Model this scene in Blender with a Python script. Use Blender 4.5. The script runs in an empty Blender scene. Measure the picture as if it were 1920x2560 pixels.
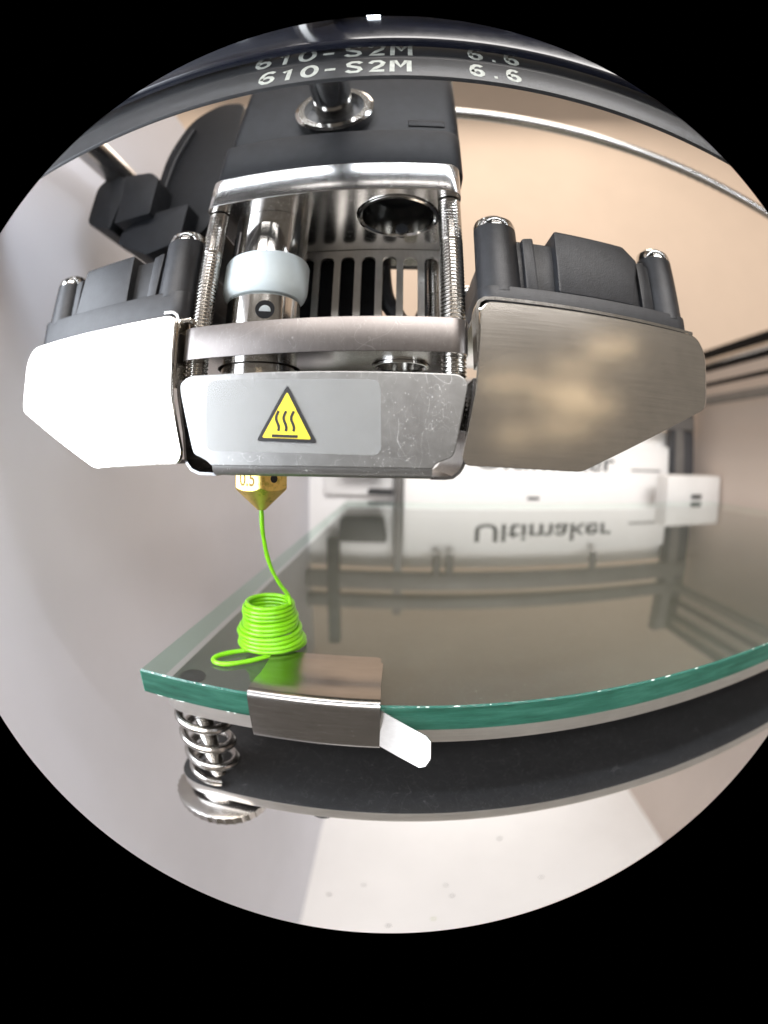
import bpy, bmesh, math, random
from mathutils import Vector, Matrix
random.seed(7)
PI = math.pi
SC = bpy.context.scene
COL = SC.collection
MM = 0.001                      # everything below is written in millimetres, lens at (0,0,0)

# ------------------------------------------------------------------ camera
cd = bpy.data.cameras.new('camera'); cam = bpy.data.objects.new('camera', cd)
COL.objects.link(cam); SC.camera = cam
cd.type = 'PANO'; cd.panorama_type = 'FISHEYE_EQUISOLID'
cd.fisheye_lens = 10.516; cd.fisheye_fov = math.radians(132.32)
cd.sensor_fit = 'HORIZONTAL'; cd.sensor_width = 19.2; cd.sensor_height = 25.6
cd.shift_x = (960 - 977.65) / 1920; cd.shift_y = (1185.1 - 1280) / 2560
cd.clip_start = 0.001; cd.clip_end = 30
yaw, pitch, roll = (math.radians(a) for a in (-1.422, -2.381, 0.937))
_f = Vector((math.sin(yaw) * math.cos(pitch), math.cos(yaw) * math.cos(pitch), math.sin(pitch)))
_r = Vector((math.cos(yaw), -math.sin(yaw), 0)); _u = _r.cross(_f)
_r2 = math.cos(roll) * _r + math.sin(roll) * _u; _u2 = -math.sin(roll) * _r + math.cos(roll) * _u
cam.matrix_world = Matrix(((_r2.x, _u2.x, -_f.x, 0), (_r2.y, _u2.y, -_f.y, 0), (_r2.z, _u2.z, -_f.z, 0), (0, 0, 0, 1)))
cd.dof.use_dof = True; cd.dof.focus_distance = 0.052; cd.lens = 50; cd.dof.aperture_fstop = 60

# ------------------------------------------------------------------ world, lamps, exposure
W = bpy.data.worlds.new('World'); SC.world = W; W.use_nodes = True
bgn = W.node_tree.nodes['Background']
bgn.inputs[0].default_value = (0.95, 0.84, 0.72, 1); bgn.inputs[1].default_value = 0.24

def area(name, loc, aim, sx, sy, power, col, spread=180):
    l = bpy.data.lights.new(name, 'AREA'); l.shape = 'RECTANGLE'
    l.size = sx * MM; l.size_y = sy * MM; l.energy = power; l.color = col
    l.spread = math.radians(spread)
    o = bpy.data.objects.new(name, l); COL.objects.link(o)
    o.location = Vector(loc) * MM
    o.rotation_euler = (Vector(aim) - Vector(loc)).to_track_quat('-Z', 'Y').to_euler()
    return o
COOL = (0.86, 0.92, 1.0); WARM = (1.0, 0.80, 0.58)
# light of the strip on the front left post, of the strip under the front rail, and of the room; plus an added front fill
area('led_light_post', (-71, -8, 10), (30, -8, 8), 84, 64, 0.19, COOL)
area('led_light_rail', (60, 12, 74), (60, 70, -30), 240, 6, 0.13, COOL)
area('room_ceiling_light', (100, 350, 1500), (100, 300, 0), 1300, 1300, 30, (1.0, 0.86, 0.72))
area('floor_fill_light', (150, -950, 730), (100, 220, -385), 1000, 380, 20, (1.0, .96, .93))  # unseen fill, added in front to brighten the floor
for i, (a, b, w, p) in enumerate(((0.563, 0.313, 60, .10), (0.44, 0.246, 50, .05), (0.262, 0.19, 50, .09), (0.406, 0.172, 75, .12),
                                  (0.479, 0.145, 60, .10), (0.404, 0.081, 50, .07), (0.273, 0.059, 45, .05))):
    P0 = Vector((a * 43, 43, b * 43)); D = Vector((a, -1, b)).normalized()
    area('room_lamp', P0 + D * 900, P0, w * (1.6 + .35 * (i % 3)), 9 + 3 * (i % 2), p * .13, (1, .76, .48))

SC.render.engine = 'CYCLES'
SC.view_settings.view_transform = 'Standard'; SC.view_settings.look = 'None'
SC.view_settings.exposure = 0.0; SC.view_settings.gamma = 1.0
SC.view_settings.use_curve_mapping = False
SC.cycles.max_bounces = 10; SC.cycles.glossy_bounces = 6; SC.cycles.transparent_max_bounces = 12
SC.cycles.sample_clamp_indirect = 6.0
SC.cycles.use_denoising = True

# ------------------------------------------------------------------ materials
def nodes(name):
    m = bpy.data.materials.new(name); m.use_nodes = True
    nt = m.node_tree; return m, nt, nt.nodes['Principled BSDF']
def texco(nt, scale=(1, 1, 1), rot=(0, 0, 0)):
    t = nt.nodes.new('ShaderNodeTexCoord'); mp = nt.nodes.new('ShaderNodeMapping')
    mp.inputs['Scale'].default_value = [s * 1000 for s in scale]; mp.inputs['Rotation'].default_value = rot
    nt.links.new(t.outputs['Object'], mp.inputs['Vector']); return mp.outputs[0]
def noise(nt, vec, scale, detail=4, rough=.6, dist=0):
    n = nt.nodes.new('ShaderNodeTexNoise'); n.inputs['Scale'].default_value = scale
    n.inputs['Detail'].default_value = detail; n.inputs['Roughness'].default_value = rough
    n.inputs['Distortion'].default_value = dist
    nt.links.new(vec, n.inputs['Vector']); return n.outputs[0]
def ramp(nt, fac, stops):
    r = nt.nodes.new('ShaderNodeValToRGB'); e = r.color_ramp.elements
    while len(e) < len(stops): e.new(.5)
    for k, (p, c) in enumerate(stops):
        e[k].position = p; e[k].color = c if len(c) == 4 else (*c, 1)
    nt.links.new(fac, r.inputs[0]); return r.outputs[0]
def math_(nt, op, a, b=None, c=None):
    n = nt.nodes.new('ShaderNodeMath'); n.operation = op
    for k, v in enumerate((a, b, c)):
        if v is None: continue
        if isinstance(v, (int, float)): n.inputs[k].default_value = v
        else: nt.links.new(v, n.inputs[k])
    return n.outputs[0]
def mixc(nt, fac, a, b, mode='MIX'):
    n = nt.nodes.new('ShaderNodeMix'); n.data_type = 'RGBA'; n.blend_type = mode
    for k, v in ((0, fac), (6, a), (7, b)):
        if isinstance(v, (int, float)): n.inputs[k].default_value = v
        elif isinstance(v, tuple): n.inputs[k].default_value = (*v, 1) if len(v) == 3 else v
        else: nt.links.new(v, n.inputs[k])
    return n.outputs[2]
def bump(nt, bs, h, strength=.2, dist=.05):
    b = nt.nodes.new('ShaderNodeBump'); b.inputs['Strength'].default_value = strength
    b.inputs['Distance'].default_value = dist * MM
    nt.links.new(h, b.inputs['Height']); nt.links.new(b.outputs[0], bs.inputs['Normal'])

def plain(name, col, rough=.5, metal=0, var=.12, vscale=.4, bump_s=0, bscale=3, spec=.5, coat=0, stretch=(1, 1, 1), rvar=.08, sss=0, emit=0):
    m, nt, bs = nodes(name)
    v = texco(nt, stretch)
    n = noise(nt, v, vscale, 5)
    lo = tuple(c * (1 - var) for c in col); hi = tuple(min(1, c * (1 + var)) for c in col)
    nt.links.new(ramp(nt, n, ((.3, lo), (.7, hi))), bs.inputs['Base Color'])
    n2 = noise(nt, v, vscale * 3.1, 4)
    nt.links.new(math_(nt, 'MULTIPLY_ADD', n2, rvar * 2, rough - rvar), bs.inputs['Roughness'])
    bs.inputs['Metallic'].default_value = metal
    bs.inputs['Specular IOR Level'].default_value = spec
    bs.inputs['Coat Weight'].default_value = coat
    if sss:
        bs.inputs['Subsurface Weight'].default_value = sss
        bs.inputs['Subsurface Radius'].default_value = (1 * MM, 1 * MM, 1 * MM); bs.inputs['Subsurface Scale'].default_value = 1
    if bump_s:
        bump(nt, bs, noise(nt, v, bscale, 3), bump_s, .08)
    if emit:
        bs.inputs['Emission Color'].default_value = (*col, 1); bs.inputs['Emission Strength'].default_value = emit
    return m

def brushed(name, col, rough=.28, stretch=(.06, 1, 6), scratch=0.0, speck=0.0, rvar=.10, metal=1.0, bs_=.12):
    """sheet metal: fine brushing, hairline scratches, small bright nicks"""
    m, nt, bs = nodes(name)
    v = texco(nt, stretch); v1 = texco(nt)
    n = noise(nt, v, 2.2, 6, .7)
    cl = noise(nt, v1, .18, 4)
    lo = tuple(c * .86 for c in col); hi = tuple(min(1, c * 1.12) for c in col)
    c = ramp(nt, math_(nt, 'MULTIPLY_ADD', n, .5, math_(nt, 'MULTIPLY', cl, .5)), ((.3, lo), (.7, hi)))
    h = n; r = math_(nt, 'MULTIPLY_ADD', n, rvar * 2, rough - rvar)
    if scratch:
        tot = None
        for k, (s, w, d) in enumerate(((.11, .0007, 1.6), (.19, .0010, 2.4), (.07, .0005, 1.0), (.31, .0014, .6))):
            vv = texco(nt, (1 + .3 * k, 1, .7 + .25 * k), (0, .7 * k + .3, 0))
            q = noise(nt, vv, s, 1.0, .4, d)
            ln = math_(nt, 'LESS_THAN', math_(nt, 'ABSOLUTE', math_(nt, 'SUBTRACT', q, .46 + .03 * k)), w)
            gate = math_(nt, 'GREATER_THAN', noise(nt, vv, s * 2.3, 2), .46)
            ln = math_(nt, 'MULTIPLY', ln, gate)
            tot = ln if tot is None else math_(nt, 'MAXIMUM', tot, ln)
        c = mixc(nt, math_(nt, 'MULTIPLY', tot, scratch), c, (.92, .92, .9))
        r = math_(nt, 'MULTIPLY_ADD', tot, .5 * scratch, r)
    if speck:
        vo = nt.nodes.new('ShaderNodeTexVoronoi'); vo.inputs['Scale'].default_value = 2.4
        vv = texco(nt, (1.6, 1, .8), (0, .5, 0)); nt.links.new(vv, vo.inputs['Vector'])
        sp = math_(nt, 'LESS_THAN', vo.outputs[0], .15)
        gate = math_(nt, 'GREATER_THAN', noise(nt, v1, .35, 4), .53)
        sp = math_(nt, 'MULTIPLY', sp, gate)
        c = mixc(nt, math_(nt, 'MULTIPLY', sp, speck), c, (.96, .96, .94))
        r = math_(nt, 'MULTIPLY_ADD', sp, .3, r)
    nt.links.new(c, bs.inputs['Base Color']); nt.links.new(r, bs.inputs['Roughness'])
    bs.inputs['Metallic'].default_value = metal
    bump(nt, bs, h, bs_, .03)
    return m

M = {}
M['front_steel'] = brushed('front_steel', (.27, .27, .265), .38, (.3, 1, .3), .45, .5, .06, .9)
M['wing_steel'] = brushed('wing_steel', (.70, .67, .625), .155, (.05, 1, 3), 0, 0, .04, 1.0, .02)
M['aluminium'] = brushed('aluminium', (.18, .165, .158), .36, (1, 1, .3), .12, .12, .08, .95)
M['polished'] = brushed('polished', (.56, .55, .53), .13, (1, 1, .2), 0, 0, .05, 1.0, .0)
M['dark_polish'] = brushed('dark_polish', (.26, .26, .27), .25, (.3, .3, 1), 0, .1, .05, 1.0, .02)
M['satin'] = brushed('satin', (.64, .63, .62), .20, (1, 1, .2), 0, .05, .05, 1.0, 0)
M['steel'] = brushed('steel', (.50, .48, .46), .24, (.2, .2, 4), 0, 0, .07, 1.0, .05)
M['thread'] = brushed('thread', (.50, .48, .45), .20, (1, 1, 1), 0, 0, .05, 1.0, .04)
M['clip_steel'] = brushed('clip_steel', (.36, .352, .345), .24, (.08, 1, 1), .04, 0, .06, 1.0, .08)
M['dark_steel'] = brushed('dark_steel', (.055, .055, .057), .40, (.3, .3, 1), .15, .15, .06, .7, .05)
M['grille'] = brushed('grille', (.62, .61, .59), .3, (1, 1, .3), .1, 0, .06, 1.0, .05)
M['black'] = plain('black', (.019, .020, .023), .46, 0, .25, .6, .35, 5)
M['black_soft'] = plain('black_soft', (.006, .0065, .008), .55, 0, .25, .5, .2, 4, .15)
M['black_body'] = plain('black_body', (.008, .0085, .010), .5, 0, .25, .6, .3, 5, .15)
M['gloss_black'] = plain('gloss_black', (.007, .008, .014), .2, 0, .3, .2, .05, .6, .5, 0)
M['rubber'] = plain('rubber', (.020, .021, .023), .42, 0, .2, .8, .3, 4)
M['print'] = plain('print', (.42, .44, .40), .6, 0, .18, 1.6, 0)
M['white_print'] = plain('white_print', (.045, .05, .055), .6, 0, .15, .1, 0)
M['teflon'] = plain('teflon', (.62, .69, .71), .42, 0, .04, .3, .04, 1.5, .5, 0, (1, 1, 1), .05, .6)
M['yellow'] = plain('yellow', (.80, .62, .035), .42, 0, .08, .5, .05, 2)
M['ink'] = plain('ink', (.008, .008, .010), .45, 0, .2, 1, 0)
M['green'] = plain('green', (.19, .53, .008), .30, 0, .06, .8, .06, 2, .5, .1, (1, 1, 1), .06, .35)
M['white_panel'] = plain('white_panel', (.92, .92, .92), .42, 0, .02, .02, .02, .5)
M['white_part'] = plain('white_part', (.80, .80, .80), .5, 0, .03, .05, 0)
M['peach'] = plain('peach', (.66, .56, .475), .75, 0, .04, .004, .03, .2)
M['wall_right'] = plain('wall_right', (.66, .575, .52), .62, 0, .04, .01, .03, .3)
M['wall_left'] = plain('wall_left', (.71, .72, .785), .55, 0, .04, .012, .03, .3)
M['bed'] = brushed('bed', (.082, .080, .073), .5, (.4, .4, 1), .1, .1, .05, .2, .04)
M['bed_edge'] = brushed('bed_edge', (.66, .64, .61), .32, (.1, 1, 1.5), 0, .15, .06, .9, .05)
M['grey_bar'] = plain('grey_bar', (.17, .165, .16), .45, .2, .15, .05, 0)
M['dark_bar'] = plain('dark_bar', (.075, .077, .085), .45, .2, .15, .05, 0)
M['stamp'] = plain('stamp', (.22, .14, .04), .5, .5, .2, 1, 0)
M['glint'] = plain('glint', (.75, .85, .80), .12, 0, .1, 1, 0, coat=.6)
M['pale_green'] = plain('pale_green', (.50, .56, .34), .5, 0, .1, 1, 0)
M['brown'] = plain('brown', (.05, .032, .024), .6, 0, .2, .4, 0)
M['crumb'] = plain('crumb', (.05, .05, .05), .5, 0, .2, 1, 0)
M['led'] = plain('led', (.85, .92, 1), .4, 0, .01, 1, 0, emit=18)
M['strip'] = plain('strip', (.55, .55, .52), .5, 0, .06, .3, 0)

# brass with tarnish and baked-on green
m, nt, bs = nodes('brass'); v = texco(nt)
n = noise(nt, v, .8, 5, .65); n2 = noise(nt, v, 3, 4)
c = ramp(nt, n, ((.28, (.42, .34, .07)), (.46, (.86, .62, .18)), (.75, (.92, .72, .26))))
nt.links.new(c, bs.inputs['Base Color']); bs.inputs['Metallic'].default_value = .95
nt.links.new(math_(nt, 'MULTIPLY_ADD', n, .3, .22), bs.inputs['Roughness']); bump(nt, bs, n2, .25, .06); M['brass'] = m
# glass plate: clear faces, green ground edge, bright chamfer
m, nt, bs = nodes('glass_face'); out = nt.nodes['Material Output']
fr = nt.nodes.new('ShaderNodeFresnel'); fr.inputs[0].default_value = 1.50
gl = nt.nodes.new('ShaderNodeBsdfGlossy'); gl.inputs['Color'].default_value = (.95, .97, .96, 1)
v = texco(nt); sm = noise(nt, v, .03, 4)
nt.links.new(math_(nt, 'MULTIPLY_ADD', sm, .05, .0), gl.inputs['Roughness'])
tr = nt.nodes.new('ShaderNodeBsdfTransparent'); tr.inputs[0].default_value = (.93, .955, .94, 1)
mx = nt.nodes.new('ShaderNodeMixShader'); ge = nt.nodes.new('ShaderNodeNewGeometry')
nt.links.new(math_(nt, 'MULTIPLY', math_(nt, 'MULTIPLY', fr.outputs[0], 1.25), math_(nt, 'SUBTRACT', 1.0, ge.outputs['Backfacing'])), mx.inputs[0])
nt.links.new(tr.outputs[0], mx.inputs[1]); nt.links.new(gl.outputs[0], mx.inputs[2]); nt.links.new(mx.outputs[0], out.inputs[0])
nt.nodes.remove(bs); M['glass_face'] = m
m, nt, bs = nodes('glass_edge'); v = texco(nt, (.3, 1, 2.5))
n = noise(nt, v, .5, 6, .7)
nt.links.new(ramp(nt, n, ((.28, (.008, .045, .030)), (.5, (.020, .095, .066)), (.72, (.045, .15, .11)))), bs.inputs['Base Color'])  # lighter streaks imitate light refracted inside the edge
bs.inputs['Roughness'].default_value = .28; bs.inputs['Specular IOR Level'].default_value = .5
bs.inputs['Subsurface Weight'].default_value = .3; bs.inputs['Subsurface Radius'].default_value = (.001, .002, .0015); bs.inputs['Subsurface Scale'].default_value = 1
M['glass_edge'] = m
def see_out(m):
    nt = m.node_tree; out = nt.nodes['Material Output']; b = nt.nodes['Principled BSDF']
    ge = nt.nodes.new('ShaderNodeNewGeometry'); t = nt.nodes.new('ShaderNodeBsdfTransparent'); t.inputs[0].default_value = (.62, .80, .72, 1)
    mx = nt.nodes.new('ShaderNodeMixShader'); nt.links.new(ge.outputs['Backfacing'], mx.inputs[0])
    nt.links.new(b.outputs[0], mx.inputs[1]); nt.links.new(t.outputs[0], mx.inputs[2]); nt.links.new(mx.outputs[0], out.inputs[0])
see_out(m)
m, nt, bs = nodes('glass_chamfer'); bs.inputs['Base Color'].default_value = (.03, .11, .085, 1); bs.inputs['Roughness'].default_value = .10
bs.inputs['Metallic'].default_value = 0; v = texco(nt); bump(nt, bs, noise(nt, v, .9, 4), .6, .2); M['glass_chamfer'] = m; see_out(m)
# clear label film
m, nt, bs = nodes('film'); out = nt.nodes['Material Output']
tr = nt.nodes.new('ShaderNodeBsdfTransparent'); mx = nt.nodes.new('ShaderNodeMixShader')
bs.inputs['Base Color'].default_value = (.44, .45, .445, 1); bs.inputs['Roughness'].default_value = .30
mx.inputs[0].default_value = .20
nt.links.new(tr.outputs[0], mx.inputs[1]); nt.links.new(bs.outputs[0], mx.inputs[2]); nt.links.new(mx.outputs[0], out.inputs[0]); M['film'] = m

# ------------------------------------------------------------------ mesh helpers (millimetres, world coordinates)
def link(name, bm, mats, parent=None, smooth=True, angle=24, label=None, kind=None, flat=None):
    bm.normal_update()
    if smooth:
        for f in bm.faces: f.smooth = True
        if flat:
            fv = Vector(flat)
            for f in bm.faces:
                if abs(f.normal.dot(fv)) > .99: f.smooth = False
        lim = math.radians(angle)
        for e in bm.edges:
            if len(e.link_faces) != 2 or e.calc_face_angle(0) > lim: e.smooth = False
    bmesh.ops.recalc_face_normals(bm, faces=bm.faces[:])
    if parent is None:
        xs = [v.co for v in bm.verts]
        o0 = Vector(((min(c.x for c in xs) + max(c.x for c in xs)) / 2, (min(c.y for c in xs) + max(c.y for c in xs)) / 2, min(c.z for c in xs)))
    else:
        root = parent
        while root.parent: root = root.parent
        o0 = Vector(root['base_mm'])
    for vtx in bm.verts: vtx.co = (vtx.co - o0) * MM
    me = bpy.data.meshes.new(name); bm.to_mesh(me); bm.free()
    for mm_ in (mats if isinstance(mats, (list, tuple)) else [mats]): me.materials.append(M[mm_])
    o = bpy.data.objects.new(name, me); COL.objects.link(o)
    if parent is None:
        o.location = o0 * MM; o['base_mm'] = tuple(o0)
    else: o.parent = parent
    if label: o['label'] = label
    if kind: o['kind'] = kind
    return o
def thing(name, label, cat, base, group=None):
    o = bpy.data.objects.new(name, None); COL.objects.link(o); o.location = Vector(base) * MM
    o['base_mm'] = tuple(base); o.empty_display_size = .005
    o['label'] = label; o['category'] = cat
    if group: o['group'] = group
    return o
def tag(o, label, cat, group=None):
    o['label'] = label; o['category'] = cat
    if group: o['group'] = group
    return o
def new(): return bmesh.new()
def box(bm, x0, x1, y0, y1, z0, z1, bev=0, seg=2):
    r = bmesh.ops.create_cube(bm, size=1)
    for v in r['verts']:
        v.co = Vector((x0 + (v.co.x + .5) * (x1 - x0), y0 + (v.co.y + .5) * (y1 - y0), z0 + (v.co.z + .5) * (z1 - z0)))
    if bev:
        es = list({e for v in r['verts'] for e in v.link_edges})
        bmesh.ops.bevel(bm, geom=es, offset=bev, segments=seg, profile=.6, affect='EDGES', clamp_overlap=True)
    return bm
def rpoly(pts, rad, seg=5):
    """polygon with rounded corners; rad a number or a list"""
    out = []; n = len(pts)
    for i in range(n):
        p = Vector(pts[i]); a = Vector(pts[i - 1]); b = Vector(pts[(i + 1) % n])
        r = rad[i] if isinstance(rad, (list, tuple)) else rad
        if r <= 0: out.append(tuple(p)); continue
        da = (a - p).normalized(); db = (b - p).normalized()
        t = min(r, (a - p).length * .48, (b - p).length * .48)
        p0 = p + da * t; p1 = p + db * t
        for k in range(seg + 1):
            s = k / seg; out.append(tuple((1 - s) ** 2 * p0 + 2 * s * (1 - s) * p + s * s * p1))
    return out
AX = {'xz': lambda u, v, d: (u, d, v), 'xy': lambda u, v, d: (u, v, d), 'yz': lambda u, v, d: (d, u, v)}
def prism(bm, pts, plane, d0, d1, bev=0, holes=()):
    f = AX[plane]
    if holes:
        edges = []
        for loop in (pts, *holes):
            vs = [bm.verts.new(f(u, v, d0)) for u, v in loop]
            edges += [bm.edges.new((vs[i], vs[(i + 1) % len(vs)])) for i in range(len(vs))]
        r = bmesh.ops.triangle_fill(bm, edges=edges, use_beauty=True, use_dissolve=False)
        faces = [g for g in r['geom'] if isinstance(g, bmesh.types.BMFace)]
    else:
        faces = [bm.faces.new([bm.verts.new(f(u, v, d0)) for u, v in pts])]
    ex = bmesh.ops.extrude_face_region(bm, geom=faces)
    a = Vector(f(0, 0, d0)); b = Vector(f(0, 0, d1))
    nv = [g for g in ex['geom'] if isinstance(g, bmesh.types.BMVert)]
    for v in nv: v.co += b - a
    if bev:
        bmesh.ops.recalc_face_normals(bm, faces=bm.faces[:])
        es = [e for e in bm.edges if len(e.link_faces) == 2 and e.calc_face_angle(0) > .9 and abs((e.verts[0].co - e.verts[1].co).normalized().dot((b - a).normalized())) < .5]
        bmesh.ops.bevel(bm, geom=es, offset=bev, segments=2, profile=.6, affect='EDGES', clamp_overlap=True)
    return bm
def lathe(bm, prof, c, axis='z', seg=32, cap=True):
    """prof: list of (radius, height); c the axis point"""
    rings = []
    for r, h in prof:
        ring = []
        for k in range(seg):
            a = 2 * PI * k / seg; u, v = r * math.cos(a), r * math.sin(a)
            co = {'z': (c[0] + u, c[1] + v, c[2] + h), 'y': (c[0] + u, c[1] + h, c[2] + v), 'x': (c[0] + h, c[1] + u, c[2] + v)}[axis]
            ring.append(bm.verts.new(co))
        rings.append(ring)
    for a, b in zip(rings, rings[1:]):
        for k in range(seg): bm.faces.new((a[k], a[(k + 1) % seg], b[(k + 1) % seg], b[k]))
    if cap:
        bm.faces.new(rings[0][::-1]); bm.faces.new(rings[-1])
    return bm
def tube(bm, pts, r, seg=10):
    pts = [Vector(p) for p in pts]; rings = []
    t0 = (pts[1] - pts[0]).normalized(); nrm = t0.orthogonal().normalized()
    for i, p in enumerate(pts):
        t = (pts[min(i + 1, len(pts) - 1)] - pts[max(i - 1, 0)]).normalized()
        nrm = (nrm - t * nrm.dot(t)).normalized(); bn = t.cross(nrm)
        rr = r(i / (len(pts) - 1)) if callable(r) else r
        rings.append([bm.verts.new(p + (nrm * math.cos(2 * PI * k / seg) + bn * math.sin(2 * PI * k / seg)) * rr) for k in range(seg)])
    for a, b in zip(rings, rings[1:]):
        for k in range(seg): bm.faces.new((a[k], a[(k + 1) % seg], b[(k + 1) % seg], b[k]))
    bm.faces.new(rings[0][::-1]); bm.faces.new(rings[-1]); return bm
def rod(bm, p0, p1, r, seg=24):
    return tube(bm, [p0, p1], r, seg)
def strip2d(bm, path, th, plane, d0, d1):
    """a bent sheet: 2-D path with thickness th, extruded from d0 to d1"""
    path = [Vector(p) for p in path]; L = []; R = []
    for i, p in enumerate(path):
        t = (path[min(i + 1, len(path) - 1)] - path[max(i - 1, 0)]).normalized(); n = Vector((-t.y, t.x))
        L.append(tuple(p + n * th / 2)); R.append(tuple(p - n * th / 2))
    f = AX[plane]; n = len(L)
    vv = [[bm.verts.new(f(*q, d)) for q in side] for side in (L, R) for d in (d0, d1)]
    l0, l1, r0, r1 = vv
    for i in range(n - 1):
        bm.faces.new((l0[i], l0[i + 1], l1[i + 1], l1[i])); bm.faces.new((r0[i + 1], r0[i], r1[i], r1[i + 1]))
        bm.faces.new((l0[i + 1], l0[i], r0[i], r0[i + 1])); bm.faces.new((l1[i], l1[i + 1], r1[i + 1], r1[i]))
    bm.faces.new((l0[0], l1[0], r1[0], r0[0])); bm.faces.new((l1[-1], l0[-1], r0[-1], r1[-1]))
    return bm
def arc(cx, cy, r, a0, a1, n=8): return [(cx + r * math.cos(math.radians(a0 + (a1 - a0) * k / n)), cy + r * math.sin(math.radians(a0 + (a1 - a0) * k / n))) for k in range(n + 1)]
def circ(cx, cy, r, n=32): return [(cx + r * math.cos(2 * PI * k / n), cy + r * math.sin(2 * PI * k / n)) for k in range(n)]
def catmull(pts, n=8):
    pts = [Vector(p) for p in pts]; out = []
    for i in range(len(pts) - 1):
        p0 = pts[max(i - 1, 0)]; p1 = pts[i]; p2 = pts[i + 1]; p3 = pts[min(i + 2, len(pts) - 1)]
        for k in range(n):
            t = k / n
            out.append(.5 * ((2 * p1) + (p2 - p0) * t + (2 * p0 - 5 * p1 + 4 * p2 - p3) * t * t + (3 * p1 - p0 - 3 * p2 + p3) * t ** 3))
    out.append(pts[-1]); return out
def text_mesh(bm, s, x0, x1, z0, z1, y, depth=.03, bold=.02, rot=None, spacing=1.0):
    """lettering laid in an xz rectangle on the plane y (read from -y)"""
    c = bpy.data.curves.new('t', 'FONT'); c.body = s; c.offset = bold; c.space_character = spacing; c.resolution_u = 4
    t = bpy.data.objects.new('t', c); COL.objects.link(t)
    dg = bpy.context.evaluated_depsgraph_get(); me = bpy.data.meshes.new_from_object(t.evaluated_get(dg))
    xs = [v.co.x for v in me.vertices]; ys = [v.co.y for v in me.vertices]
    ax, bx, ay, by = min(xs), max(xs), min(ys), max(ys)
    base = len(bm.verts)
    b2 = bmesh.new(); b2.from_mesh(me)
    for v in b2.verts:
        v.co = Vector((x0 + (v.co.x - ax) / (bx - ax) * (x1 - x0), y, z0 + (v.co.y - ay) / (by - ay) * (z1 - z0)))
    ex = bmesh.ops.extrude_face_region(b2, geom=b2.faces[:])
    for g in ex['geom']:
        if isinstance(g, bmesh.types.BMVert): g.co.y -= depth
    if rot:
        bmesh.ops.transform(b2, matrix=rot, verts=b2.verts)
    m2 = bpy.data.meshes.new('t2'); b2.to_mesh(m2); b2.free(); bm.from_mesh(m2)
    bpy.data.objects.remove(t); bpy.data.meshes.remove(me); bpy.data.meshes.remove(m2)
    return bm

GLYPH = {'6': [[(.70, .84), (.56, .93), (.36, .93), (.19, .80), (.11, .52), (.14, .24), (.28, .08), (.50, .06), (.66, .17), (.70, .34), (.60, .49), (.42, .53), (.24, .46), (.14, .34)]],
         '1': [[(.16, .70), (.44, .90), (.44, .02)]], '-': [[(.10, .44), (.58, .44)]], '.': [[(.28, .09), (.46, .09)]],
         '0': [[(.40 + .32 * math.cos(t * PI / 10), .5 + .43 * math.sin(t * PI / 10)) for t in range(21)]],
         'S': [[(.71, .80), (.56, .93), (.28, .93), (.12, .78), (.17, .61), (.40, .52), (.63, .42), (.71, .25), (.58, .08), (.28, .07), (.09, .20)]],
         '2': [[(.10, .74), (.24, .92), (.52, .94), (.70, .78), (.62, .55), (.36, .32), (.14, .09), (.76, .09)]],
         'M': [[(.08, .0), (.08, .94), (.20, .94), (.46, .42), (.72, .94), (.84, .94), (.84, .0)]]}
def stroke_text(bm, s, x0, x1, z0, z1, y, th, depth=.03):
    w = (x1 - x0) / len(s); h = z1 - z0
    for i, chh in enumerate(s):
        for st_ in GLYPH[chh]:
            strip2d(bm, [(x0 + (i + u * .98) * w, z0 + v * h) for u, v in st_], th, 'xz', y - depth, y)
    return bm

# ------------------------------------------------------------------ the setting
FLOOR = -385; LW = -74; RW = 282; BW = 332
bm = new(); box(bm, LW, RW, -60, BW, FLOOR - 4, FLOOR); o = link('floor', bm, 'white_panel', kind='structure')
bm = new(); box(bm, LW - 5, LW, -60, BW + 6, FLOOR - 4, 112); link('wall_left', bm, 'wall_left', kind='structure')
bm = new(); box(bm, RW, RW + 5, -60, BW + 6, FLOOR - 4, 100); link('wall_right', bm, 'wall_right', kind='structure')
bm = new(); box(bm, LW, RW, BW, BW + 5, FLOOR - 4, 30); link('wall_back', bm, 'white_panel', kind='structure')
bm = new(); n = 40
prev = None
for k in range(n + 1):
    a = math.radians(-110 + 220 * k / n); x, y = 100 + 1500 * math.sin(a), 100 + 1200 * math.cos(a)
    cur = [bm.verts.new((x, y, z)) for z in (-700, 1900)]
    if prev: bm.faces.new((prev[0], cur[0], cur[1], prev[1]))
    prev = cur
link('wall_room', bm, 'peach', kind='structure')

# rear of the printer
o = thing('rear_cover', 'white rear cover printed with dark lettering, behind the glass plate', 'cover', (120, 324, -60))
bm = new(); box(bm, 2, 242, 320, 330.5, -60, 15, 1.5); link('cover_plate', bm, 'white_panel', o)
bm = new(); text_mesh(bm, 'Ultimaker', 58, 180, -8, 6.5, 319.95, .15, .012); link('lettering', bm, 'white_print', o)
bm = new(); box(bm, 198, 232, 319.8, 319.95, -7.4, -5.8); link('printed_line', bm, 'grey_bar', o)
bm = new(); box(bm, 100, 110, 319.8, 319.95, -32, -29.5); link('slot_mark', bm, 'white_print', o)
o = thing('rear_frame_beam', 'dark frame beam across the printer back, mirrored in the glass', 'beam', (100, 316, 30))
bm = new(); box(bm, LW + 1, 270, 312, 322, 31, 44, 1); box(bm, LW + 1, 270, 312, 322, 50, 60, 1); link('bar', bm, 'grey_bar', o)
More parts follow.
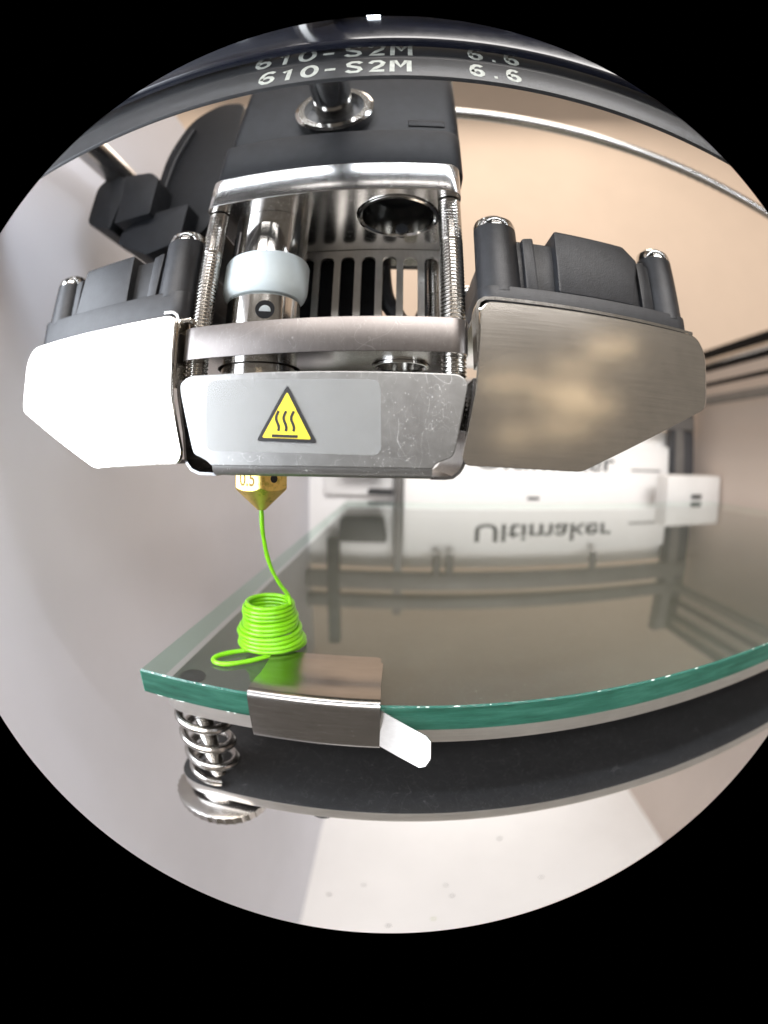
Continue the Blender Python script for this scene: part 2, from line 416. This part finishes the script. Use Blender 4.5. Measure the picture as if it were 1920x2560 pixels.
for x, lb in ((28, 'left one of two close dark pins mirrored in the glass'), (38, 'right one of two close dark pins mirrored in the glass'), (160, 'single dark pin mirrored in the glass near the corner')):
    bm = new(); rod(bm, (x, 312, 15.5), (x, 312, 31), 3.2, 16)
    tag(link('guide_pin', bm, 'grey_bar'), lb, 'pin', 'upright pins above the rear cover')
bm = new(); box(bm, -5, 1.4, 315, 327, -40, 66, .6)
tag(link('rear_post', bm, 'grey_bar'), 'dark narrow upright post left of the white rear cover', 'post')
bm = new(); box(bm, -56, -47, 310, 322, 4, 92, .8)
tag(link('screw_column', bm, 'black'), 'black upright column mirrored in the glass beside the left wall', 'column')
o = thing('limit_switch', 'dark grey box on a white mount at the back, mirrored in the glass', 'switch', (-28, 320, -14))
bm = new(); prism(bm, rpoly([(-47, 5), (-45, -13), (-13, -13), (-10, 5)], 2.5), 'xz', 306, 324, .8); link('housing', bm, 'black', o)
bm = new(); box(bm, -60, -6, 324.5, 330, -30, 12, 1); link('mount', bm, 'white_part', o)
bm = new(); box(bm, -24, -5.4, 300, 316, -27.5, -24, .4)
tag(link('stop_bar', bm, 'black'), 'short black bar at the back left of the glass', 'bar')
o = thing('guide_profile', 'grey upright guide profile at the back right corner', 'profile', (258, 320, -60))
bm = new(); box(bm, 244, 272, 316, 328, -90, 99, 1); link('channel', bm, 'dark_bar', o)
bm = new(); box(bm, 246, 256, 313, 315.6, -88, 97, .6); link('rail', bm, 'grey_bar', o)
o = thing('corner_bracket', 'white bracket with a black slot at the back right of the glass', 'bracket', (240, 285, -38))
bm = new(); box(bm, 213, 279, 282, 300, -34, -9, 1.5); link('block', bm, 'white_part', o)
bm = new(); box(bm, 241, 254, 281.5, 281.9, -28, -24.5, .1); link('slot', bm, 'ink', o)

# right hand side, front to back
def side(name, label, cat, x, z, r, mat, flat=None):
    bm = new()
    if flat: box(bm, x - flat[0] / 2, x + flat[0] / 2, 60, 318, z - flat[1] / 2, z + flat[1] / 2, .3)
    else: rod(bm, (x, 60, z), (x, 318, z), r)
    return tag(link(name, bm, mat), label, cat)
side('side_rail', 'topmost black rail along the right wall', 'rail', 262, 95.5, 0, 'black_soft', (6, 5.5))
side('guide_rod', 'bright steel guide rod under the black rail on the right wall', 'rod', 263, 88, 4, 'steel')
o = thing('drive_belt', 'thin black belt with two runs along the right wall', 'belt', (262, 190, 66))
for z in (82, 69):
    bm = new(); box(bm, 259, 265, 60, 316, z - 1.3, z + 1.3, .3); link('belt_run', bm, 'black_soft', o)
bm = new(); lathe(bm, [(5, -4), (5.8, -4), (5.8, 4), (5, 4)], (262, 318, 75.5), 'x', 24); link('pulley', bm, 'dark_steel', o)
side('side_beam', 'lowest grey beam along the right wall', 'beam', 262, 55.5, 0, 'grey_bar', (5, 7))

# ------------------------------------------------------------------ front of the printer: rail, belts, lamps
o = thing('front_rail', 'glossy black rail across the top, lit along its rim', 'rail', (60, 25, 46))
bm = new(); box(bm, LW + .5, 240, 26.2, 27.9, 45.7, 54.2, .5); link('rail_body', bm, 'gloss_black', o)
bm = new(); box(bm, LW + .5, 240, 21.5, 26.0, 53.2, 54.6, .4); link('rim', bm, 'dark_steel', o)
o = thing('led_strip', 'row of bright white lamps under the front rail', 'lamp strip', (60, 22, 54))
bm = new(); box(bm, LW + .5, 240, 20, 27, 54.8, 55.6); link('tape', bm, 'strip', o)
for k in range(19):
    x = -70 + k * 16.6
    bm = new(); box(bm, x - .8, x + .8, 25.8, 26.15, 52.5, 52.9, .1, 1); link('led', bm, 'led', o)
def belt(name, label, y, z0, z1, zt0, zt1, x0, x1, x2, x3):
    o = thing(name, label, 'belt', (60, y, z0), 'toothed belts along the front')
    bm = new(); box(bm, LW + .5, 240, y, y + .7, z0, z1, .12); link('band', bm, 'rubber', o)
    bm = new(); stroke_text(bm, '610-S2M', x0, x1, zt0, zt1, y - .004, .50)
    stroke_text(bm, '6.6', x2, x3, zt0, zt1, y - .004, .50); link('printed_code', bm, 'print', o, smooth=False)
belt('timing_belt', 'lower black toothed belt with its whole white code in view', 28, 38.9, 43.1, 39.7, 42.4, -15.6, .9, 6.8, 12.7)
belt('timing_belt', 'upper black toothed belt with its white code half hidden by the rail', 28.6, 43.4, 49.6, 44.6, 47.7, -17.2, 1.1, 7.1, 13.4)

# ------------------------------------------------------------------ build plate and what carries it
GX0, GX1, GY0, GY1, GZ1, GZ0 = -35.6, 258, 43, 274, -29.5, -33.5
bm = new(); ch = .24
def ringz(z, ins): return [bm.verts.new((x, y, z)) for x, y in ((GX0 + ins, GY0 + ins), (GX1 - ins, GY0 + ins), (GX1 - ins, GY1 - ins), (GX0 + ins, GY1 - ins))]
R4 = [ringz(GZ0, ch), ringz(GZ0 + ch, 0), ringz(GZ1 - ch, 0), ringz(GZ1, ch)]
for k in range(3):
    for j in range(4):
        f = bm.faces.new((R4[k][j], R4[k][(j + 1) % 4], R4[k + 1][(j + 1) % 4], R4[k + 1][j])); f.material_index = 1 if k == 1 else 2
bm.faces.new(R4[0][::-1]); bm.faces.new(R4[3])
tag(link('glass_plate', bm, ['glass_face', 'glass_edge', 'glass_chamfer'], smooth=False), 'clear glass build plate with thick green front edge', 'glass plate')

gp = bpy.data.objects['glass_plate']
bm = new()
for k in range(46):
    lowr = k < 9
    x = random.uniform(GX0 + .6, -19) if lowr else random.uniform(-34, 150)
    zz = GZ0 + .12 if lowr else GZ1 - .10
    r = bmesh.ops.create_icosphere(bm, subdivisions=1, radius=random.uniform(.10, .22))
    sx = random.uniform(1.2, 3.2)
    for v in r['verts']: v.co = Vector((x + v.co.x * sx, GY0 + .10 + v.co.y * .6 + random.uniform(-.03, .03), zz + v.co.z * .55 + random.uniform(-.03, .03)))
link('edge_glints', bm, 'glint', gp, smooth=False, kind='stuff')  # pale beads stand in for lamp glints along the glass edge
bm = new(); prism(bm, rpoly([(-34.4, 44.2), (255, 44.2), (255, 270), (-34.4, 270)], [5, 3, 3, 3]), 'xy', -36.5, -33.75, .15)
bm.normal_update()
for f in bm.faces: f.material_index = 0 if abs(f.normal.z) > .9 else 1
hb = tag(link('heated_bed', bm, ['bed', 'bed_edge']), 'thin grey metal bed directly under the glass plate', 'heated bed')
bm = new(); lathe(bm, [(2.1, 0), (2.1, .12), (1.6, .16)], (-31.2, 51.0, -33.75), 'z', 24); link('screw_head', bm, 'black', hb)

bm = new(); N = 3.7; pts = []
for k in range(int(N * 28) + 1):
    a = 2 * PI * k / 28; t = k / (N * 28); zz = -36.9 - 14.0 * (t * .86 + .07 * (1 - math.cos(PI * t)))
    pts.append((-29.0 + 3.85 * math.cos(a + 1), 47.9 + 3.85 * math.sin(a + 1), zz))
tube(bm, pts, .74, 12)
tag(link('bed_spring', bm, 'steel'), 'coiled steel spring under the left front corner of the bed', 'spring')
o = thing('levelling_screw', 'steel screw with a large knurled nut below the bed spring', 'screw', (-29, 47.9, -58.5))
bm = new(); prof = []
z = -56.5
while z < -36.6: prof += [(1.25, z), (1.5, z + .22), (1.25, z + .45)]; z += .5
lathe(bm, [(r, h) for r, h in prof], (-29.0, 47.9, 0), 'z', 16); link('shank', bm, 'thread', o)
bm = new(); prof = [(3.0, -54.1), (4.2, -54.3), (4.2, -55.4), (7.6, -55.6), (8.4, -55.9), (8.4, -57.5), (7.9, -58.0), (2, -58.1)]
lathe(bm, prof, (-29.0, 47.9, 0), 'z', 72)
for v in bm.verts:
    d = Vector((v.co.x + 29.0, v.co.y - 47.9, 0))
    if d.length > 8.2:
        k = round(math.atan2(d.y, d.x) / (2 * PI / 72))
        if k % 2: v.co -= d.normalized() * .18
link('knurled_nut', bm, 'steel', o)

bm = new(); prism(bm, rpoly([(-35.6, 43.4), (262, 43.4), (262, 120), (-35.6, 120)], [6, 3, 3, 3], 8), 'xy', -54.0, -51.7, .2)
bm.normal_update()
for f in bm.faces: f.material_index = 0 if abs(f.normal.z) > .9 else 1
cp = tag(link('carriage_plate', bm, ['dark_steel', 'bed_edge']), 'dark metal carriage plate with a bright edge below the bed', 'plate')
bm = new(); lathe(bm, [(2.6, -54.1), (2.6, -54.5), (2.2, -55.6), (1.2, -55.9)], (-11, 46.5, 0), 'z', 24); link('bolt_head', bm, 'black', cp)

# clip holding the glass
o = thing('glass_clip', 'bent spring steel clip gripping the front edge of the glass', 'clip', (-10, 43, -37))
prof = [(53.4, -29.05), (50, -29.22), (47.6, -29.18), (46.6, -28.95), (44, -28.85)] + arc(43.4, -29.9, 1.0, 80, 180, 6) + [(42.35, -32), (42.4, -35.4)] + arc(43.3, -35.6, .85, 185, 270, 5) + [(47, -36.9)]
bm = new(); strip2d(bm, prof, .42, 'yz', -18.4, -1.9)
for v in bm.verts:           # the tongue on the glass is a little narrower, with rounded corners
    if v.co.y > 44.5 and v.co.z > -30:
        u = (v.co.x + 10.15) / 8.25; v.co.x = -10.15 + u * 8.15
link('spring_body', bm, 'clip_steel', o)
bm = new()
prism(bm, rpoly([(-18.0, 53.3), (-2.3, 53.3), (-2.3, 55.2), (-18.0, 55.2)], [0, 0, 1.7, 1.7]), 'xy', -29.25, -28.85); link('tongue_lip', bm, 'clip_steel', o)
bm = new()          # lever: bent towards the viewer
a = [(-1.9, 42.9, -30.1), (-1.9, 41.7, -35.2), (2.8, 37.24, -34.94), (3.46, 37.01, -34.57), (3.99, 37.33, -33.59), (4.0, 38.63, -31.85), (3.48, 39.34, -31.44)]
f0 = [bm.verts.new(p) for p in a]; f1 = [bm.verts.new((p[0] + .16, p[1] + .24, p[2] - .18)) for p in a]
bm.faces.new(f0); bm.faces.new(f1[::-1])
for k in range(7): bm.faces.new((f0[k], f1[k], f1[(k + 1) % 7], f0[(k + 1) % 7]))
bmesh.ops.triangulate(bm, faces=[f for f in bm.faces if len(f.verts) > 4])
link('lever', bm, 'bed_edge', o)

# ------------------------------------------------------------------ print head
H = thing('print_head', 'open metal print head with black fans and a heat warning sticker', 'print head', (-10, 54, -8))
NX, NY = -18.35, 52.7      # nozzle axis
EX = -19.2                  # hot end axis
# lower sheet bracket: front plate
pts = [(-24.6, 9.15), (5.9, 8.75), (6.8, 8.0), (6.7, 7), (5.45, .5), (5.1, 0), (3.95, -.47), (3.45, -.76), (3.2, -1.2), (-21.05, -1.2), (-21.2, -1.1), (-21.62, -.76), (-22.31, -.4), (-23.3, 0), (-23.6, .5), (-25.6, 7.2), (-25.75, 8.3)]
bm = new(); prism(bm, rpoly(pts, [.9, .9, .5, .3, .5, .3, .3, .3, 0, 0, .1, .3, .4, .3, .5, .5, .5], 3), 'xz', 43.0, 43.6, .12)
fp = link('front_plate', bm, 'front_steel', H, flat=(0, 1, 0))
bm = new(); strip2d(bm, [(43.3, -1.18)] + arc(44.15, -1.18, .85, 180, 270, 6)[1:] + [(46, -2.03), (70, -2.03)], .5, 'yz', -21.0, 3.15); link('folded_bottom', bm, 'front_steel', H)
for pth in ([(-26.9, 9), (-26.6, 7), (-25.6, 2.7), (-25.25, -.5), (-25.05, -1.0), (-24.4, -1.75), (-23.3, -2.15), (-21.0, -2.2)], [(7.75, 8.6), (7.6, 6.6), (6.9, 2.6), (6.62, -.5), (6.45, -1.0), (6.05, -1.6), (5.4, -2.1), (4.6, -2.2), (3.1, -2.2)]):
    bm = new(); strip2d(bm, pth, .34, 'xz', 44.2, 70); link('side_flange', bm, 'dark_polish', H)
# warning sticker
st = fp
bm = new(); prism(bm, rpoly([(-22.0, 8.35), (-2.3, 7.95), (-2.1, .05), (-21.8, .45)], 1.1, 5), 'xz', 42.93, 42.985); link('sticker_film', bm, 'film', st)
def tri(s, cx=-12.15, cz=3.35):
    P = [(-12.2, 7.55), (-8.75, 1.25), (-15.55, 1.5)]
    return [(cx + (x - cx) * s, cz + (z - cz) * s) for x, z in P]
bm = new(); prism(bm, rpoly(tri(1.0), .45, 4), 'xz', 42.88, 42.925); link('warning_border', bm, 'ink', st)
bm = new(); prism(bm, rpoly(tri(.80), .2, 3), 'xz', 42.83, 42.875); link('warning_triangle', bm, 'yellow', st)
for k in range(3):
    x = -13.15 + k * .86
    bm = new(); pts = [(x + .17 * math.sin(t * 2 * PI + .6) - .02 * k, 2.55 + 2.15 * t - .03 * k) for t in [i / 14 for i in range(15)]]
    strip2d(bm, pts, .30, 'xz', 42.79, 42.826); link('heat_wave', bm, 'ink', st)
bm = new(); prism(bm, [(-13.75, 2.22), (-10.85, 2.12), (-10.86, 1.80), (-13.76, 1.90)], 'xz', 42.79, 42.826); link('heat_bar', bm, 'ink', st)

# plates and columns
PL = rpoly([(-27.0, 44), (7.3, 44), (7.3, 68), (-27.0, 68)], 2.2, 5)
bm = new(); prism(bm, PL, 'xy', 11.35, 15.45, .18, holes=[circ(-.3, 51.3, 3.6), circ(EX, NY, 5.6)]); bm.normal_update()
for f in bm.faces: f.material_index = 1 if abs(f.normal.z) > .9 else 0  # flat faces take a brighter metal to imitate reflected light
link('middle_plate', bm, ['aluminium', 'satin'], H, flat=(0, 0, 1))
bm = new(); lathe(bm, [(3.5, 11.6), (3.5, 11.0), (3.15, 11.0), (3.0, 11.3), (3.0, 15.3), (3.5, 15.3)], (-.3, 51.3, 0), 'z', 40, False); link('bore_sleeve', bm, 'polished', H)
bm = new(); lathe(bm, [(5.6, 34.2), (5.6, 33.3), (5.25, 33.2), (5.0, 33.5), (4.4, 38.2)], (-.9, 51.2, 0), 'z', 48, False); link('bore_sleeve', bm, 'polished', H)
bm = new(); prism(bm, PL, 'xy', 33.6, 38.5, .2, holes=[circ(-.9, 51.2, 5.7, 40)]); link('top_plate', bm, 'satin', H, flat=(0, 0, 1))
bm = new(); rod(bm, (-.4, 55.6, 34.2), (-.4, 57.2, 34.2), .9, 12); link('grub_screw', bm, 'black', H)
def threaded(x, y):
    bm = new(); prof = []; z = 3.0
    while z < 33.4:
        d = .17 if z < 27 else .03
        prof += [(1.5 - d, z), (1.5, z + .16), (1.5, z + .24), (1.5 - d, z + .40)]; z += .5
    lathe(bm, prof, (x, y, 0), 'z', 18)
    link('threaded_column', bm, 'thread', H)
for x, y in ((-25.7, 47.0), (5.8, 47.0), (-25.0, 65.8), (5.4, 65.8)): threaded(x, y)
# hot end
bm = new(); lathe(bm, [(5.1, 26.4), (5.45, 26.7), (5.45, 33.55)], (EX, NY, 0), 'z', 48); link('upper_coupler', bm, 'polished', H)
bm = new(); lathe(bm, [(3.2, 20.9), (5.2, 21.0), (5.7, 21.5), (5.95, 22.2), (6.05, 23), (6.05, 26.2), (5.85, 26.7), (5.2, 26.9)], (EX, NY, 0), 'z', 48); link('isolator', bm, 'teflon', H, angle=40)
bm = new(); lathe(bm, [(5.15, 8), (5.15, 20.5), (4.9, 20.9), (3, 21.0)], (EX, NY, 0), 'z', 48); cpl = link('lower_coupler', bm, 'polished', H)
a = math.radians(-68); px, py = EX + 5.17 * math.cos(a), NY + 5.17 * math.sin(a)
bm = new(); rod(bm, (px - .6 * math.cos(a), py - .6 * math.sin(a), 18.3), (px + .04 * math.cos(a), py + .04 * math.sin(a), 18.3), 1.25, 24); vent = link('vent_hole', bm, 'black_soft', cpl)
bm = new(); rod(bm, (px, py, 18.1), (px + .07 * math.cos(a), py + .07 * math.sin(a), 18.05), .75, 20); link('vent_glimpse', bm, 'teflon', cpl)
bm = new(); box(bm, NX - 7.5, NX + 8, NY - 6, NY + 9, 1.2, 8, .4); link('heater_block', bm, 'aluminium', H)
bm = new(); rod(bm, (NX + 4.5, NY - 7.2, 5.5), (NX + 4.5, NY - 6, 5.5), 1.6, 20); link('heater_cartridge', bm, 'steel', H)
# nozzle: hexagon, rounded chamfer, cone
bm = new(); hexr = 7.0 / math.sqrt(3); rot0 = math.radians(-71.5)
secs = [(1.2, None), (-4.3, None)]
hexpts = []
SEG = 72
def hexrad(a): 
    a = (a - rot0) % (PI / 3) - PI / 6
    return 3.35 / math.cos(a)
rings = []
def ring(fn): return [bm.verts.new((NX + fn(2 * PI * k / SEG)[0] * math.cos(2 * PI * k / SEG), NY + fn(2 * PI * k / SEG)[0] * math.sin(2 * PI * k / SEG), fn(2 * PI * k / SEG)[1])) for k in range(SEG)]
cone = lambda r: -7.2 + (r - .55) * .95              # 45 degree cone down to the tip
rings.append(ring(lambda a: (hexrad(a), 1.2)))
rings.append(ring(lambda a: (hexrad(a), cone(hexrad(a)))))
for r in (3.4, 2.6, 1.8, 1.1, .55): rings.append(ring(lambda a, r=r: (r, cone(r))))
rings.append(ring(lambda a: (.3, -7.2)))
for A, B in zip(rings, rings[1:]):
    for k in range(SEG): bm.faces.new((A[k], A[(k + 1) % SEG], B[(k + 1) % SEG], B[k]))
bm.faces.new(rings[0]); bm.faces.new(rings[-1][::-1])
nz = link('nozzle', bm, 'brass', H, angle=22)
def hexface(a, ro): return Matrix.Translation((NX + ro * math.cos(a), NY + ro * math.sin(a), 0)) @ Matrix.Rotation(a + PI / 2, 4, 'Z')
ang = rot0 - PI / 6
bm = new(); text_mesh(bm, '0.5', -1.25, 1.0, -3.9, -2.0, 0, .012, .01, hexface(ang, 3.353)); link('size_stamp', bm, 'stamp', nz)
ang2 = rot0 + PI / 6
bm = new(); c0 = Vector((NX, NY, -2.95)); d = Vector((math.cos(ang2), math.sin(ang2), 0)); rod(bm, c0 + d * 3.2, c0 + d * 3.365, .52, 24); link('drilled_mark', bm, 'ink', nz)
# rear grille with slots and the fan behind it
slots = []
for k in range(9):
    xc = -22.3 + k * 3.33
    slots.append(rpoly([(xc - 1.12, 12), (xc + 1.12, 12), (xc + 1.12, 32.2), (xc - 1.12, 32.2)], 1.1, 5))
bm = new(); prism(bm, [(-26.5, 9), (7, 9), (7, 33.5), (-26.5, 33.5)], 'xz', 61.6, 62.2, 0, holes=slots); link('grille', bm, 'grille', H, flat=(0, 1, 0))
bm = new(); box(bm, -25, -4, 66.5, 76, 8, 36, 1.0); link('rear_fan_frame', bm, 'black_soft', H)
bm = new(); tube(bm, catmull([(-4, 70, 36), (-3.2, 69, 28), (-1.2, 68.5, 24), (.8, 68.5, 20), (1.2, 69, 12)]), 1.5, 12); link('fan_cable', bm, 'black', H)
bm = new(); tube(bm, catmull([(4.4, 71, 36), (4.2, 70, 28), (2.4, 69.5, 22), (2.2, 70, 12)]), 1.0, 12); link('fan_cable', bm, 'rubber', H)
# rounded screw beside the top plate
bm = new(); lathe(bm, [(2.2, 0), (2.1, .7), (1.5, 1.4), (.5, 1.7)], (7.3, 60, 33.4), 'x', 24); link('side_screw', bm, 'polished', H)
# black upper body
HB = rpoly([(-27.0, 45.2), (8.0, 45.2), (8.4, 80), (-27.2, 80)], [1.5, 2.6, 2, 2], 6)
bm = new(); prism(bm, HB, 'xy', 38.55, 46.8, .25); link('lower_housing', bm, 'black_body', H)
bm = new(); prism(bm, rpoly([(-27.2, 47.2), (8.3, 47.2), (8.7, 82), (-27.4, 82)], [1.5, 2.6, 2, 2], 6), 'xz' if False else 'xy', 46.9, 78, .3); uh = link('upper_housing', bm, 'black_body', H)
bm = new(); lathe(bm, [(5.4, 0), (6.0, -.2), (6.0, -2.2), (5.5, -2.5), (4.6, -2.5), (4.6, -.3)], (-10.6, 47.4, 53.2), 'y', 40, False); link('bushing', bm, 'polished', uh)
bm = new(); lathe(bm, [(4.7, -.25), (4.7, .05)], (-10.6, 47.3, 53.2), 'y', 40); link('bushing_bore', bm, 'ink', uh)
bm = new(); box(bm, 0.5, 6.0, 46.9, 47.6, 49.6, 51.2, .3); link('latch', bm, 'black_body', uh)
# side ducts (sheet wings) with a fan on each
def wing(s, pts, radii, low):
    bm = new(); prism(bm, rpoly(pts, radii, 5), 'xz', 43.0, 43.6, .12); w = link('wing_panel', bm, 'wing_steel', H, flat=(0, 1, 0))
    bm = new(); strip2d(bm, low, .5, 'xz', 43.7, 74); link('duct_shell', bm, 'wing_steel', w)
    xs = [p[0] for p in pts]; bm = new(); box(bm, min(xs) + 2, max(xs) - .8, 44.2, 74.5, 16.3, 16.9, .1); link('duct_top', bm, 'wing_steel', w)
    return w
wing(-1, [(-56.8, 16.9), (-28.4, 17.2), (-27.5, 16.6), (-27.3, 12), (-26.9, 7), (-25.1, .2), (-25.6, -1.0), (-39.7, -1.75), (-58.4, 6.9), (-58.5, 15)], [2.2, 1.0, .8, .2, .4, .6, .5, 1.0, 1.2, 2.0], [(-58.0, 16), (-58.1, 7.0), (-39.6, -1.5), (-26.2, -.8)])
wing(1, [(38.9, 17.1), (9.3, 17.3), (8.4, 16.5), (8.0, 11), (7.6, 7), (6.2, 0), (6.7, -.8), (19.9, -1.2), (39.6, 7.4), (40.3, 14.8)], [1.8, .8, .8, .2, .4, .6, .5, .6, 1.2, 1.5], [(39.9, 16), (39.2, 7.5), (19.9, -.95), (7.2, -.5)])
bm = new(); strip2d(bm, [(8.2, 10), (8.1, 16.6), (8.35, 17.5), (9.0, 18.0), (10.0, 18.1), (39, 17.7)], .4, 'xz', 43.9, 46.5); link('rolled_lip', bm, 'polished', H)
bm = new(); strip2d(bm, [(-27.2, 8), (-27.5, 16.4), (-27.9, 17.4), (-28.6, 17.9), (-30, 18.0)], .4, 'xz', 43.9, 46.5); link('rolled_lip', bm, 'polished', H)
def fan(x0, x1, posts, blocks, slot_floor):
    bm = new(); prism(bm, rpoly([(x0, 44.2), (x1, 44.2), (x1, 74), (x0, 74)], 2.2, 5), 'xy', 17.0, slot_floor, .25); body = link('fan_base', bm, 'black', H)
    bm = new(); box(bm, x0 + 1.6, x1 - 1.6, 45.7, 72, slot_floor - .5, 27.4, .5); link('fan_core', bm, 'black', body)
    for x, r, top in posts:
        for y in (44.2 + r, 74 - r):
            bm = new(); lathe(bm, [(r * 1.03, slot_floor - .6), (r, slot_floor + 1), (r * .97, top - 1.9)], (x, y, 0), 'z', 28); link('corner_post', bm, 'black', body)
            bm = new(); lathe(bm, [(r * .96, top - 1.95), (r * .97, top - 1.4), (r * .90, top - .75), (r * .7, top - .25), (r * .38, top), (.2, top + .05)], (x, y, 0), 'z', 28); link('screw_head', bm, 'polished', body)
    for pts, y0 in blocks:
        bm = new(); prism(bm, rpoly(pts, .35, 3), 'xz', y0, 58, .22); link('moulded_block', bm, 'black', body)
fan(-57.0, -27.2, ((-53.6, 3.0, 29.2), (-30.2, 2.9, 31.2)), (([(-48.4, 20), (-37.4, 20), (-37.7, 28.3), (-47.6, 28.1)], 44.25), ([(-50.2, 20), (-49.0, 20), (-49.0, 27.2), (-50.4, 27.2)], 45.0), ([(-34.2, 20), (-32.7, 20), (-32.4, 27.8), (-34.1, 27.4)], 44.8)), 21.1)
fan(8.6, 38.8, ((11.5, 2.8, 30.9), (36.0, 2.8, 30.7)), (([(18.4, 20), (29.2, 20), (30.9, 26.8), (28.9, 28.7), (18.7, 28.9)], 44.25), ([(14.4, 20), (16.0, 20), (15.9, 27.6), (14.4, 27.3)], 44.8), ([(31.2, 20), (32.6, 20), (32.6, 27.4), (31.2, 27)], 45.0)), 20.0)

# ------------------------------------------------------------------ rods and slider
bm = new(); rod(bm, (-10.6, -40, 53.2), (-10.6, 60, 53.2), 2.9, 32)
tag(link('steel_rod', bm, 'polished'), 'polished steel rod running into the bushing of the print head', 'rod')
o = thing('cross_rod', 'long thin steel rod leaving the print head to the right', 'rod', (120, 66, 73))
bm = new(); rod(bm, (0, 66, 75.4), (276, 66, 75.4), 1.55, 24); link('shaft', bm, 'steel', o)
for k in range(8):
    x = 64 + k * 3.1; bm = new(); lathe(bm, [(1.6, -.25), (1.72, -.2), (1.72, .2), (1.6, .25)], (x, 66, 75.4), 'x', 24); link('groove_ring', bm, 'polished', o)
bm = new(); rod(bm, (-63.5, -40, 63.5), (-63.5, 72, 63.5), 3.0, 28)
tag(link('side_rod', bm, 'steel'), 'steel rod running into the black slider on the left', 'rod')
o = thing('slider_block', 'black plastic slider block on the steel rod at the left', 'slider', (-58, 62, 37))
bm = new(); prism(bm, rpoly([(-67.0, 49.6), (-68.0, 60.6), (-64, 63), (-59.3, 60), (-57.8, 53), (-58.6, 45.6)], [2, 2, 1, .3, .3, .6], 4), 'xz', 57.4, 74, .5); link('clip_outer', bm, 'black_body', o)
bm = new(); prism(bm, rpoly([(-59.0, 60), (-57.5, 53), (-57.2, 46.4), (-47.8, 46), (-48.4, 55.5), (-51, 58)], [.3, .3, .4, .5, 1, 1], 4), 'xz', 57.0, 74, .7); link('clip_inner', bm, 'black_body', o)
bm = new(); prism(bm, rpoly([(-56.0, 44.8), (-56.2, 42.0), (-47.4, 37.2), (-40, 38.6), (-40, 47.4), (-52, 47.4)], .6, 3), 'xz', 59, 76, .5); link('lower_block', bm, 'black_soft', o)
bm = new(); prism(bm, rpoly([(-42, 40), (-52.0, 47), (-54.0, 58), (-54.4, 70), (-51, 82), (-44, 86), (-37, 84), (-35.0, 60), (-37, 44)], [2, 3, 4, 5, 5, 3, 3, 3, 2], 5), 'xz', 64, 90, 1.2); link('body', bm, 'black_soft', o)
bm = new(); strip2d(bm, [(-49.4, 50), (-50.4, 58), (-50.2, 66), (-48.2, 76)], .5, 'xz', 62.8, 64); link('edge_rib', bm, 'black', o)

# ------------------------------------------------------------------ green filament
pts = [(-15.6, 58.0, -29.15), (-17.6, 54.9, -29.15), (-20.9, 51.2, -29.15), (-24.2, 49.0, -29.15), (-26.2, 49.5, -29.15), (-26.0, 51.4, -29.15), (-23.6, 53.7, -29.15), (-20.6, 55.0, -29.1), (-17.2, 54.9, -29.0), (-14.9, 57.2, -28.9), (-14.7, 59.8, -28.85), (-16.4, 62.0, -28.8), (-19.2, 62.9, -28.8), (-22.5, 62.0, -28.7)]
path = catmull(pts, 8)
cx, cy = -19.75, 57.9
a0 = math.atan2(62.0 - cy, -22.5 - cx)
turns = 10.62; nseg = int(turns * 44)
for k in range(1, nseg + 1):
    t = k / nseg; a = a0 + t * turns * 2 * PI
    tn = t * turns
    r = 5.0 - .10 * min(tn, 3) - .62 / (1 + math.exp(-(tn - 4.4) * 4)) - .075 * max(0, tn - 5) + .07 * math.sin(tn * 2.3) + .20 * math.exp(-((tn - 3.6) / .5) ** 2)
    r += .08 * math.sin(a * 2 + tn)
    ox = .28 * math.sin(tn * 1.3) * (1 - t * .6); oy = .22 * math.cos(tn * 1.7) * (1 - t * .5)
    zz = -28.7 + 6.95 * t + .10 * math.sin(a + 1.2)
    path.append(Vector((cx + ox + .25 * t + r * math.cos(a), cy + oy + r * math.sin(a), zz)))
e = path[-1]
path += catmull([e, e + Vector((.25, -.9, .35)), (-16.04, 56.4, -20.1), (-16.92, 55.6, -18.28), (-17.76, 54.8, -16.04), (-18.16, 54.0, -13.72), (-18.28, 53.2, -11.29), (-18.32, 52.8, -9.64), (NX, NY, -6.9)], 8)[1:]
bm = new(); tube(bm, path, lambda t: (.375 if t < .88 else .375 - .07 * min(1, (t - .88) / .03)) + .020 * math.sin(t * 211) + .014 * math.sin(t * 577), 12)
tag(link('filament_coil', bm, 'green', angle=80), 'lime green plastic strand hanging from the nozzle and coiled on the glass', 'filament')

# ------------------------------------------------------------------ crumbs on the floor
def crumb(x, y, s, label, mat='crumb'):
    s *= .72
    bm = new(); bmesh.ops.create_icosphere(bm, subdivisions=2, radius=s)
    for v in bm.verts: v.co = Vector((x + v.co.x * random.uniform(.7, 1.3), y + v.co.y * random.uniform(.7, 1.2), FLOOR + .2 * s + max(-.2 * s, v.co.z * .7)))
    tag(link('plastic_crumb', bm, mat), label, 'crumb', 'crumbs on the floor of the printer')
crumb(-54, 196, 1.8, 'dark crumb on the white floor nearest the left wall')
crumb(-24, 213, 1.5, 'small crumb on the white floor, second from the left wall')
crumb(51, 213, 1.5, 'dark crumb on the floor, upper one of the middle pair')
crumb(56, 198, 1.7, 'dark crumb on the floor, lower one of the middle pair')
crumb(111, 274, 2.0, 'crumb on the floor closest to the carriage plate')
crumb(142, 207, 1.6, 'crumb on the floor farthest right')
crumb(38, 169, 2.0, 'pale green crumb near the rim of the floor', 'pale_green')
crumb(0, 161, 1.8, 'dark crumb at the very rim of the floor')
